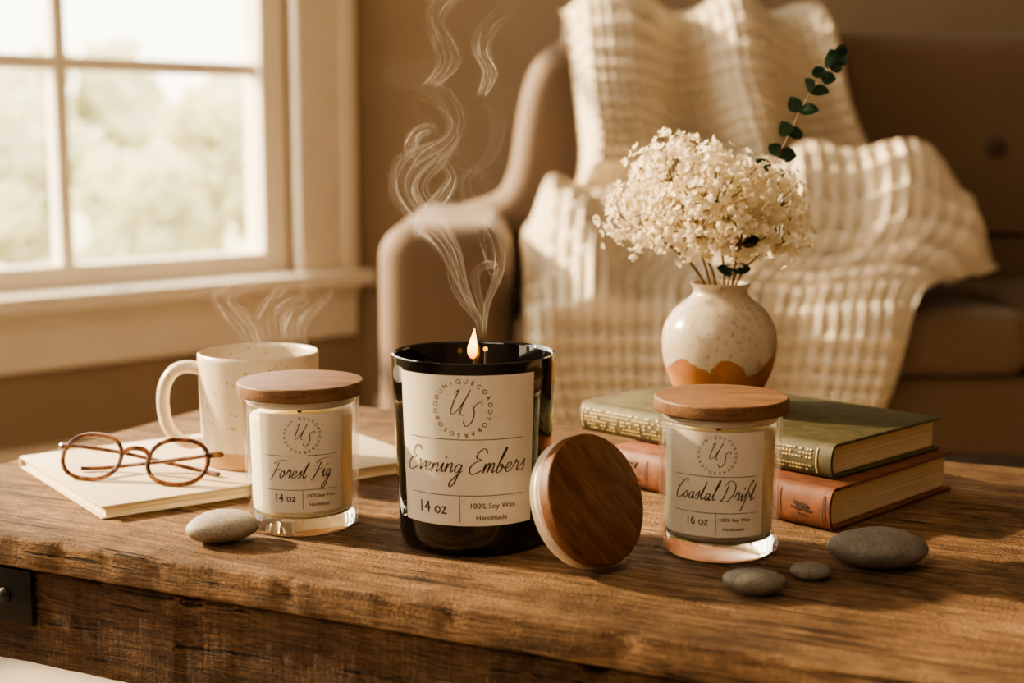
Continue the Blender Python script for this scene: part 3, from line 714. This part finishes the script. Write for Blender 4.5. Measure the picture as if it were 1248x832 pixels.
jar(370, 638, 7.6, 'clear glass jar candle with walnut lid reading Forest Fig', 'Forest Fig', '14 oz', 0.0490)
jar(875, 668, -12.0, 'clear glass jar candle with walnut lid reading Coastal Drift', 'Coastal Drift', '16 oz', 0.0535)

# ------------------------------------------------------------------ notebook, mug, spectacles
NA = math.radians(35)
nb = empty('notebook', (-0.242, 0.825, 0), NA, 'flat cream notebook under the mug and spectacles', 'notebook')
mk('cover', [rbox(-0.003, 0.225, -0.001, 0.165, 0.0003, 0.0016, 0.0006, 2), rbox(-0.003, 0.225, -0.001, 0.165, 0.0070, 0.0084, 0.0006, 2), rbox(-0.003, 0.225, 0.1638, 0.1655, 0.0016, 0.0070)], M_cover, nb)
mk('pages', rbox(0.0, 0.222, 0.001, 0.1635, 0.0016, 0.0070), M_pages, nb, smooth=False)
NZ = 0.0084
pm = on_z(318, 560, NZ)
mug = empty('mug', pm, 0, 'cream speckled stoneware mug steaming on the notebook', 'mug')
MP = [(0, 0.001), (0.031, 0.001), (0.0325, 0.0), (0.036, 0.0), (0.0378, 0.0015), (0.0383, 0.005), (0.0387, 0.012), (0.0392, 0.03), (0.0402, 0.0715), (0.0402, 0.0738), (0.0392, 0.0748), (0.0378, 0.0738), (0.0374, 0.0715), (0.0362, 0.03), (0.0355, 0.008), (0.031, 0.005), (0, 0.005)]
mk('body', lathe(MP, 96), M_mug, mug, weld=True, ang=60)
hp = [(-0.0380, 0, 0.0635), (-0.047, 0, 0.0655), (-0.056, 0, 0.0625), (-0.0620, 0, 0.053), (-0.0635, 0, 0.040), (-0.0610, 0, 0.026), (-0.054, 0, 0.0165), (-0.046, 0, 0.0135), (-0.0375, 0, 0.0155)]
hd = mk('handle', tube(catmull(hp, 6), 0.0042, 14, flat=1.45, up=(0, 0, 1)), M_mug, mug)
hd.rotation_euler = (0, 0, math.radians(10))
mk('drink', lathe([(0, 0.056), (0.0366, 0.056)], 64), plain('dark_tea', (0.05, 0.022, 0.008), 0.1), mug)

gl_ = on_z(105, 586, NZ); gr_ = on_z(210, 593, NZ)
gd = gr_-gl_; ga = math.atan2(gd.y, gd.x); half = gd.length/2
gm = (gl_+gr_)/2; gm.z = NZ
gs = empty('spectacles', gm, ga, 'round tortoiseshell spectacles with folded arms lying on the notebook', 'spectacles')
lean = math.radians(30)
def LP(x, h, back=0.0): return Vector((x, h*math.sin(lean)+back, h*math.cos(lean)))
rx, ry, rt = 0.0206, 0.0148, 0.0015
frame = []
for sgn in (-1, 1):
    ring = []
    for k in range(48):
        a = 2*PI*k/48; ca, sa = math.cos(a), math.sin(a)
        e = 0.88
        ring.append(LP(sgn*half+rx*math.copysign(abs(ca)**e, ca), ry+rt+ry*math.copysign(abs(sa)**e, sa)*1.0))
    frame.append(tube(ring, rt, 10, closed=True, up=(0, 1, 0)))
    mk('lens', (ring, [list(range(48))]), M_lens, gs, smooth=False)
hb = ry*1.25
frame.append(tube(catmull([LP(-half+rx-0.001, hb), LP(-0.006, hb+0.004), LP(0.0, hb+0.0052), LP(0.006, hb+0.004), LP(half-rx+0.001, hb)], 5), rt*1.1, 10))
for sgn in (-1, 1):
    frame.append(tube(catmull([LP(sgn*(half+rx-0.002), hb+0.003), LP(sgn*(half+rx+0.003), hb+0.0035, 0.001), LP(sgn*(half+rx+0.006), hb+0.003, 0.005)], 4), rt*1.3, 10))
mk('frame', frame, M_tort, gs)
for sgn, yb in ((1, 0.016), (-1, 0.024)):
    hx = sgn*(half+rx+0.006); h0 = LP(0, hb+0.003, 0.005)
    pts = [(hx, h0.y, h0.z), (hx-sgn*0.006, h0.y+0.004, h0.z-0.001), (hx-sgn*0.03, yb+0.008, 0.0125), (hx-sgn*0.065, yb+0.012, 0.006), (hx-sgn*0.088, yb+0.012, 0.0024), (hx-sgn*0.104, yb+0.006, 0.0022)]
    mk('temple', tube(catmull(pts, 6), 0.0014, 10, flat=1.3), M_tort, gs)

# ------------------------------------------------------------------ stones
def stone(px, py, rx, ry, rz, rot, seed, mat, label):
    p = on_z(px, py, 0)
    o = mk('pebble', ico((0, 0, rz*0.93), 1.0, 4, (rx, ry, rz), amp=0.16, fr=0.9, seed=seed, rot=rot), mat, ang=180)
    zmin = min(v.co.z for v in o.data.vertices)
    o.location = (p.x, p.y, -zmin)
    tag(o, label, 'stone')
stone(272, 660, 0.0200, 0.0160, 0.0084, 0.2, 3.0, M_st1, 'pale smooth pebble in front of the Forest Fig jar')
stone(1069, 690, 0.0262, 0.0200, 0.0100, 0.1, 5.2, M_st2, 'largest grey pebble, right of the jars by the books')
stone(987, 705, 0.0107, 0.0085, 0.0044, 0.0, 8.1, M_st2, 'tiniest grey pebble between two bigger grey ones')
stone(917, 724, 0.0160, 0.0120, 0.0063, -0.2, 11.4, M_st2, 'medium flat grey pebble nearest the front table edge')

# ------------------------------------------------------------------ books
def book(loc, rz, L, W, T, mat, label, bt=0.0026):
    t = empty('hardcover_book', loc, rz, label, 'book', 'stacked old hardcover books')
    N = 12
    prof = []
    for k in range(N+1):
        a = PI*k/N; prof.append((0.004-0.0075*math.sin(a)**0.8, T/2-T/2*math.cos(a)))
    inn = [(y+0.0022 if 0 < k < N else y+0.004, min(T-0.001, max(0.001, z))) for k, (y, z) in enumerate(prof)]
    loop = prof+inn[::-1]; m = len(loop)
    V = [(-L, y, z) for y, z in loop]+[(0, y, z) for y, z in loop]
    Fc = [[k, (k+1) % m, m+(k+1) % m, m+k] for k in range(m)]
    for s in (0, m):
        for k in range(N):
            q = [s+k, s+k+1, s+m-2-k, s+m-1-k]; Fc.append(q)
    mk('cover', [rbox(-L, 0, 0.003, W, 0, bt, 0.0008, 2), rbox(-L, 0, 0.003, W, T-bt, T, 0.0008, 2), (V, Fc)], mat, t, ang=40)
    mk('pages', rbox(-L+0.004, -0.0035, 0.003, W-0.0035, bt, T-bt, 0.0006, 1), M_pages, t, smooth=False)
    return t
T1, T2 = 0.0252, 0.0212
b1 = book((0.1840, 0.7950, 0.0003), math.radians(-44.5), 0.168, 0.142, T1, M_rust, 'rust red hardcover book at the bottom of the stack', 0.0022)
b2 = book((0.1890, 0.8165, T1+0.0006), math.radians(-46), 0.202, 0.122, T2, M_olive, 'olive green hardcover book with gilt spine under the vase', 0.0020)
def spine_y(z, T):
    c = 1-2*z/T; s = math.sqrt(max(0, 1-c*c)); return 0.004-0.0075*s**0.8-0.0005
def spine_bits(book_, T, bits, name, mat):
    geo = []
    for x, z, w, h in bits:
        m = max(2, int(h/0.0012)); V = []
        for i in range(m+1):
            q = z-h/2+h*i/m; V += [(x-w/2, spine_y(q, T), q), (x+w/2, spine_y(q, T), q)]
        geo.append((V, [[2*i, 2*i+1, 2*i+3, 2*i+2] for i in range(m)]))
    mk(name, geo, mat, book_, smooth=False)
bits = []
for k in range(30):
    for r_ in range(6):
        if random.random() < 0.72: bits.append((-0.196+k*0.0025+random.uniform(-.0003, .0003), 0.0045+r_*0.0024, 0.0016, 0.0011))
for x in (-0.199, -0.121, -0.118): bits.append((x, T2/2, 0.0009, T2*0.72))
spine_bits(b2, T2, bits, 'gilt_decoration', M_gilt)
bits = []
for k in range(20):
    for r_ in (0, 1, 3, 4, 5):
        if random.random() < 0.75: bits.append((-0.060+k*0.0024, 0.0045+r_*0.0024, 0.0016, 0.0011))
for x in (-0.066, -0.010): bits.append((x, T2/2, 0.0009, T2*0.72))
spine_bits(b2, T2, bits, 'gilt_decoration', M_gilt)
bits = [(-0.004, T1/2, 0.0008, T1*0.7), (-0.034, T1/2, 0.0008, T1*0.7), (-0.037, T1/2, 0.0008, T1*0.7)]
for k in range(26):
    a = random.uniform(0, 2*PI); q = random.uniform(0, 1)
    bits.append((-0.019+0.006*q*math.cos(a), T1*0.5+0.005*q*math.sin(a), 0.002, 0.0013))
spine_bits(b1, T1, bits, 'stamped_emblem', M_emboss)
bits = [(-0.135, T1/2, 0.0008, T1*0.7)]
for k in range(20): bits.append((-0.148+random.uniform(-.006, .006), T1*0.5+random.uniform(-.006, .006), 0.002, 0.0014))
spine_bits(b1, T1, bits, 'stamped_emblem', M_emboss)

# ------------------------------------------------------------------ vase, flowers, eucalyptus
VZ = T1+T2+0.0009
vp = Vector((0.139, 0.945, VZ))
va_ = empty('vase', vp, 0, 'round stoneware vase with cream glaze dripping over terracotta', 'vase')
outer = catmull([(0.0215, 0.0), (0.0245, 0.003), (0.031, 0.0135), (0.0365, 0.028), (0.0383, 0.041), (0.0366, 0.0535), (0.0300, 0.0645), (0.0215, 0.0715), (0.0180, 0.0755), (0.0183, 0.079), (0.0203, 0.0822)], 5)
inner = catmull([(0.0188, 0.0824), (0.0163, 0.079), (0.0160, 0.0755), (0.0195, 0.070), (0.0275, 0.063), (0.0335, 0.052), (0.0345, 0.032), (0.026, 0.010), (0.02, 0.006)], 4)
mk('body', lathe([(0, 0.0)]+outer+inner+[(0, 0.006)], 96), M_vase, va_, weld=True, ang=60)
def basis(d):
    d = d.normalized(); a = Vector((0, 0, 1)) if abs(d.z) < 0.9 else Vector((1, 0, 0))
    x = a.cross(d).normalized(); return x, d.cross(x), d
def sprig(px, py, dy, r, nfl, ang, label, seed):
    rnd = random.Random(seed)
    c = on_y(px, py, 0.945+dy)
    t = empty('dried_flower_sprig', vp+Vector((0, 0, 0.012)), 0, label, 'dried flowers', 'cream dried flower sprigs in the vase')
    o = t.location
    nk = vp+Vector((0.010*math.cos(ang), 0.010*math.sin(ang), 0.080))
    bs = vp+Vector((-0.012*math.cos(ang), -0.012*math.sin(ang), 0.012))
    top = c-Vector((0, 0, r*0.35))
    stem = [tube(catmull([bs, nk, (nk+top)/2+Vector((0, 0, 0.006)), top], 6), 0.0009, 6)]
    pet = []
    for k in range(nfl):
        d = Vector((rnd.gauss(0, 1), rnd.gauss(0, 1), rnd.gauss(0, 1))).normalized()
        q = rnd.uniform(0.5, 1.2)**0.55
        bmp_ = 1+0.42*noise.noise(d*2.8+Vector((seed, 0, 0)))
        p = c+Vector((d.x*1.08, d.y, d.z*0.92))*r*q*bmp_
        if d.z < -0.6 and rnd.random() < 0.4: continue
        if k % 9 == 0: stem.append(tube([top, (top+p)/2+Vector((0, 0, -0.002)), p], [0.0005, 0.0004, 0.0003], 4))
        n_ = (d+Vector((rnd.uniform(-.6, .6), rnd.uniform(-.6, .6), rnd.uniform(-.6, .6)))).normalized()
        X, Y, Z = basis(n_); a0 = rnd.uniform(0, 2*PI); sz = rnd.uniform(0.0025, 0.0039); np_ = rnd.choice((4, 4, 5))
        for m in range(np_):
            a = a0+2*PI*m/np_; e = X*math.cos(a)+Y*math.sin(a); g_ = Z.cross(e); cup = rnd.uniform(0.15, 0.75)
            V = [p, p+e*sz*0.5+g_*sz*0.46+Z*sz*cup*0.35, p+e*sz*0.93+g_*sz*0.28+Z*sz*cup*0.9, p+e*sz*0.93-g_*sz*0.28+Z*sz*cup*0.85, p+e*sz*0.5-g_*sz*0.46+Z*sz*cup*0.35, p+e*sz*0.6+Z*sz*cup*0.2]
            pet.append((V, [[0, 5, 1], [1, 5, 2], [2, 5, 3], [3, 5, 4], [4, 5, 0]]))
    mk('stem', stem, M_stem, t, off=o)
    mk('flower_head', pet, M_petal, t, off=o, smooth=True, ang=180)
HEADS = [(783, 264, 0.002, 0.0250, 285, PI, 'cream dried flower sprig spreading furthest left toward the window'),
         (822, 210, 0.012, 0.0262, 295, 2.2, 'tall cream dried flower sprig at the upper left of the bouquet'),
         (872, 230, -0.004, 0.0302, 390, 1.2, 'full cream dried flower sprig at the bouquet centre top'),
         (926, 244, 0.004, 0.0262, 295, 0.5, 'cream dried flower sprig beneath the eucalyptus leaves'),
         (948, 288, -0.004, 0.0190, 170, 0.0, 'small drooping cream dried flower sprig furthest right in the bouquet'),
         (842, 272, -0.024, 0.0262, 300, -2.0, 'cream dried flower sprig at the front, low and left of the vase neck'),
         (903, 284, -0.020, 0.0222, 250, -0.9, 'cream dried flower sprig at the front, low and right of the vase neck')]
for i, h in enumerate(HEADS): sprig(*h[:5], h[5], h[6], 20+i)
eu = empty('eucalyptus_sprig', vp+Vector((0.004, 0.004, 0.012)), 0, 'dark green eucalyptus sprig rising from the flower vase', 'eucalyptus')
eo = eu.location
ep = [vp+Vector((-0.004, 0.004, 0.014)), vp+Vector((0.006, 0.007, 0.080))]+[on_y(a, b, 0.965) for a, b in ((898, 318), (915, 270), (933, 222), (958, 172), (985, 118), (1008, 85), (1020, 68))]
es = catmull(ep, 8)
mk('stem', tube(es, [0.0010-0.0006*i/len(es) for i in range(len(es))], 7), M_stem, eu, off=eo)
def leaf(p, d, nrm, ln, wd):
    d = d.normalized(); s = d.cross(nrm).normalized(); n_ = s.cross(d)
    V = []; Fc = []; K_ = 8
    for k in range(K_+1):
        t = k/K_; w = wd*math.sin(PI*min(1, max(0.0, t)))**0.62*(1.05-0.15*t) if 0 < k < K_ else 0.0002
        c = p+d*(ln*t)+n_*(0.12*ln*math.sin(PI*t))
        V += [c-s*w+n_*w*0.25, c, c+s*w+n_*w*0.25]
    for k in range(K_):
        a = 3*k; Fc += [[a, a+1, a+4, a+3], [a+1, a+2, a+5, a+4]]
    return V, Fc
lv = []
rnd = random.Random(5)
nE = len(es)
for i in range(int(nE*0.52), nE-2, 4):
    p = Vector(es[i]); t = (Vector(es[min(i+1, nE-1)])-Vector(es[i-1])).normalized()
    side = t.cross(Vector((0, -1, 0))).normalized()
    k = 1.0-0.35*(i/nE-0.52)/0.48
    for sg in (-1, 1):
        d = side*sg*0.9+t*0.55+Vector((0, rnd.uniform(-.6, .3), 0))
        lv.append(leaf(p, d, Vector((rnd.uniform(-.5, .5), -1, rnd.uniform(0, .8))), 0.0130*k*rnd.uniform(.8, 1.15), 0.0060*k))
p = Vector(es[-1]); t = (Vector(es[-1])-Vector(es[-3])).normalized()
lv.append(leaf(p, t, Vector((0, -1, 0.3)), 0.009, 0.0035)); lv.append(leaf(p, t+Vector((0.8, 0, 0)), Vector((0, -1, 0.3)), 0.008, 0.003))
for (a, b, dx, dz) in ((893, 330, 0.8, 0.1), (893, 334, -0.7, 0.3), (905, 300, 1, 0.5)):
    q = on_y(a, b, 0.93); lv.append(leaf(q, Vector((dx, -0.1, dz)), Vector((0, -1, 0.5)), 0.012, 0.0042))
mk('foliage', lv, M_euc, eu, off=eo, ang=180)

# ------------------------------------------------------------------ smoke and steam
def veil(A, B, Y, depth=0.006, ph=0.0, n=10, m=11, widen=1.0):
    a = catmull(A, n); b = catmull(B, n); N = min(len(a), len(b)); V = []; Fc = []; UV = []
    for i in range(N):
        t = i/(N-1)
        ax, ay = a[i]; bx, by = b[i]; mx_, my_ = (ax+bx)/2, (ay+by)/2
        w = 1+(widen-1)*min(1, t*3)
        ax, ay, bx, by = mx_+(ax-mx_)*w, my_+(ay-my_)*w, mx_+(bx-mx_)*w, my_+(by-my_)*w
        pa = on_y(ax, ay, Y+depth*math.sin(7*t+ph)); pb_ = on_y(bx, by, Y+depth*math.sin(6*t+ph+1.7))
        for j in range(m):
            u = j/(m-1); V.append(pa.lerp(pb_, u)); UV.append((u, t))
    for i in range(N-1):
        for j in range(m-1):
            q = i*m+j; Fc.append([q, q+1, q+m+1, q+m])
    return V, Fc, UV
def smoke_obj(name, veils, mat, label, cat):
    V = []; Fc = []; UV = []
    for v, f, uv in veils:
        b = len(V); V += v; Fc += [[i+b for i in q] for q in f]; UV += uv
    o = mk(name, (V, Fc), mat, ang=180)
    lay = o.data.uv_layers.new(name='uv')
    for lp in o.data.loops: lay.data[lp.index].uv = UV[lp.vertex_index]
    return tag(o, label, cat, kind='stuff')
Ys = pb.y+0.002
A1 = [(583,412),(578,392),(560,370),(547,345),(544,320),(530,300),(508,285),(495,262),(484,235),(477,212),(486,190),(512,178),(538,168),(549,150),(532,130),(502,118),(477,108),(467,92),(482,80),(512,78),(522,70)]
B1 = [(590,412),(588,390),(576,366),(562,350),(558,322),(551,290),(536,266),(514,250),(504,236),(508,215),(526,200),(550,184),(560,164),(546,138),(520,122),(496,114),(480,100),(476,92),(492,90),(518,96),(530,88)]
A2 = [(587,412),(585,385),(577,355),(574,335),(586,320),(602,318),(608,328),(600,338),(592,322),(594,300),(600,270),(602,245),(594,215),(574,198),(556,180),(545,160)]
B2 = [(593,412),(593,385),(587,357),(584,338),(592,328),(603,326),(605,318),(596,312),(586,300),(580,282),(574,262),(590,240),(584,214),(562,206),(545,190),(530,168)]
A3 = [(512,290),(520,270),(548,240),(556,215),(540,190),(522,170),(528,150),(520,128)]
B3 = [(505,290),(508,262),(530,238),(545,215),(530,195),(508,178),(512,152),(500,130)]
A4 = [(530,110),(560,80),(556,50),(540,28),(552,6),(580,-10),(604,-30)]
B4 = [(514,104),(532,76),(526,48),(520,22),(528,0),(556,-18),(580,-40)]
A7 = [(592,120),(606,90),(596,62),(606,36),(628,14),(634,-20)]
B7 = [(580,116),(588,88),(576,58),(584,30),(606,6),(612,-26)]
A5 = [(500,200),(492,180),(500,160),(520,150),(536,158),(530,175)]
B5 = [(510,205),(506,185),(514,168),(528,160),(530,166),(524,172)]
A6 = [(575,385),(556,345),(538,310),(505,270),(480,230),(500,190),(545,160),(530,120),(490,100),(500,70)]
B6 = [(584,385),(570,345),(558,300),(530,255),(516,225),(540,195),(566,150),(548,112),(515,92),(530,66)]
A8 = [(588,405),(590,370),(602,330),(596,290),(570,255),(560,220),(590,190),(600,150),(580,110)]
B8 = [(593,405),(598,370),(614,330),(612,288),(586,250),(574,220),(604,192),(616,150),(594,104)]
smoke_obj('smoke', [veil(A1, B1, Ys, widen=1.25), veil(A2, B2, Ys+0.004, ph=2, widen=1.3), veil(A3, B3, Ys+0.008, ph=1, widen=1.4), veil(A4, B4, Ys+0.01, ph=3, widen=1.3), veil(A7, B7, Ys+0.01, ph=1, widen=1.3),
    veil(A5, B5, Ys+0.004, ph=3, widen=1.2), veil(A6, B6, Ys+0.012, ph=4, widen=1.5), veil(A8, B8, Ys+0.014, ph=5, widen=1.3)], M_smoke, 'thin curling white smoke rising from the lit black candle', 'smoke')
Ym = pm.y
C1 = [(300,424),(284,400),(266,380),(258,360),(272,345),(288,330),(282,306)]; D1 = [(322,424),(312,398),(300,380),(288,364),(302,353),(326,338),(322,312)]
C2 = [(328,424),(312,395),(318,370),(334,355),(330,338),(316,310)]; D2 = [(352,424),(348,395),(352,376),(372,358),(370,338),(360,306)]
C3 = [(358,422),(344,400),(352,378),(368,362),(374,336)]; D3 = [(376,422),(374,400),(384,382),(402,364),(408,336)]
smoke_obj('steam', [veil(C1, D1, Ym, 0.01, widen=1.2), veil(C2, D2, Ym, 0.01, 1, widen=1.2), veil(C3, D3, Ym, 0.01, 2, widen=1.2)], M_steam, 'faint white steam rising from the speckled mug', 'steam')

# ------------------------------------------------------------------ light
def lamp(name, typ, loc, energy, color, **kw):
    l = bpy.data.lights.new(name, typ); l.energy = energy; l.color = color
    for k, v in kw.items(): setattr(l, k, v)
    o = bpy.data.objects.new(name, l); COL.objects.link(o); o.location = loc; return o
sd = Vector((0.88, -0.36, -0.46))
sun = lamp('sun', 'SUN', (-6, 4, 5), 20.0, (1.0, 0.74, 0.45), angle=math.radians(2.5))
sun.rotation_euler = sd.to_track_quat('-Z', 'Y').to_euler()
def area(name, loc, target, energy, color, size):
    o = lamp(name, 'AREA', loc, energy, color, size=size)
    o.rotation_euler = (Vector(target)-Vector(loc)).to_track_quat('-Z', 'Y').to_euler(); return o
area('room_fill', (-0.9, -0.6, 1.2), (0, 0.75, -0.1), 11.0, (1.0, 0.84, 0.65), 1.0)  # added soft fill behind the camera on the left, no real lamp there
area('window_side_fill', on_wall(-2.9, -0.25, 0.8), (0.1, 1.2, 0), 13.0, (1.0, 0.79, 0.56), 1.0)  # added out-of-view fill near the window, standing in for skylight
area('ceiling_bounce_fill', (0.3, 0.5, 2.2), (0.0, 0.9, 0), 4.0, (1.0, 0.85, 0.67), 1.2)  # added overhead fill standing in for ceiling bounce, not a fixture
W = bpy.data.worlds.new('World'); S.world = W; W.use_nodes = True; nt = W.node_tree
bg = nt.nodes['Background']
tc = nt.nodes.new('ShaderNodeTexCoord'); sx = nd(nt, 'ShaderNodeSeparateXYZ', {0: tc.outputs['Generated']})
rp = ramp(nt, sx.outputs['Z'], [(0.0, (1.0, 0.90, 0.71)), (0.15, (1.0, 0.93, 0.77)), (0.6, (0.96, 0.92, 0.82))])
nt.links.new(rp.outputs[0], bg.inputs['Color']); bg.inputs['Strength'].default_value = 6.5

# ------------------------------------------------------------------ camera
cd = bpy.data.cameras.new('Camera'); cam = bpy.data.objects.new('Camera', cd); COL.objects.link(cam)
cam.location = (0, 0, H); cam.rotation_euler = (PI/2-TH, 0, 0)
cd.lens = 50; cd.sensor_width = 36; cd.sensor_fit = 'HORIZONTAL'; cd.clip_start = 0.02; cd.clip_end = 100
cd.dof.use_dof = True; cd.dof.focus_distance = 0.81; cd.dof.aperture_fstop = 5.8
S.camera = cam
try:
    S.view_settings.view_transform = 'AgX'; S.view_settings.look = 'AgX - Medium High Contrast'
except Exception as e: print(e)
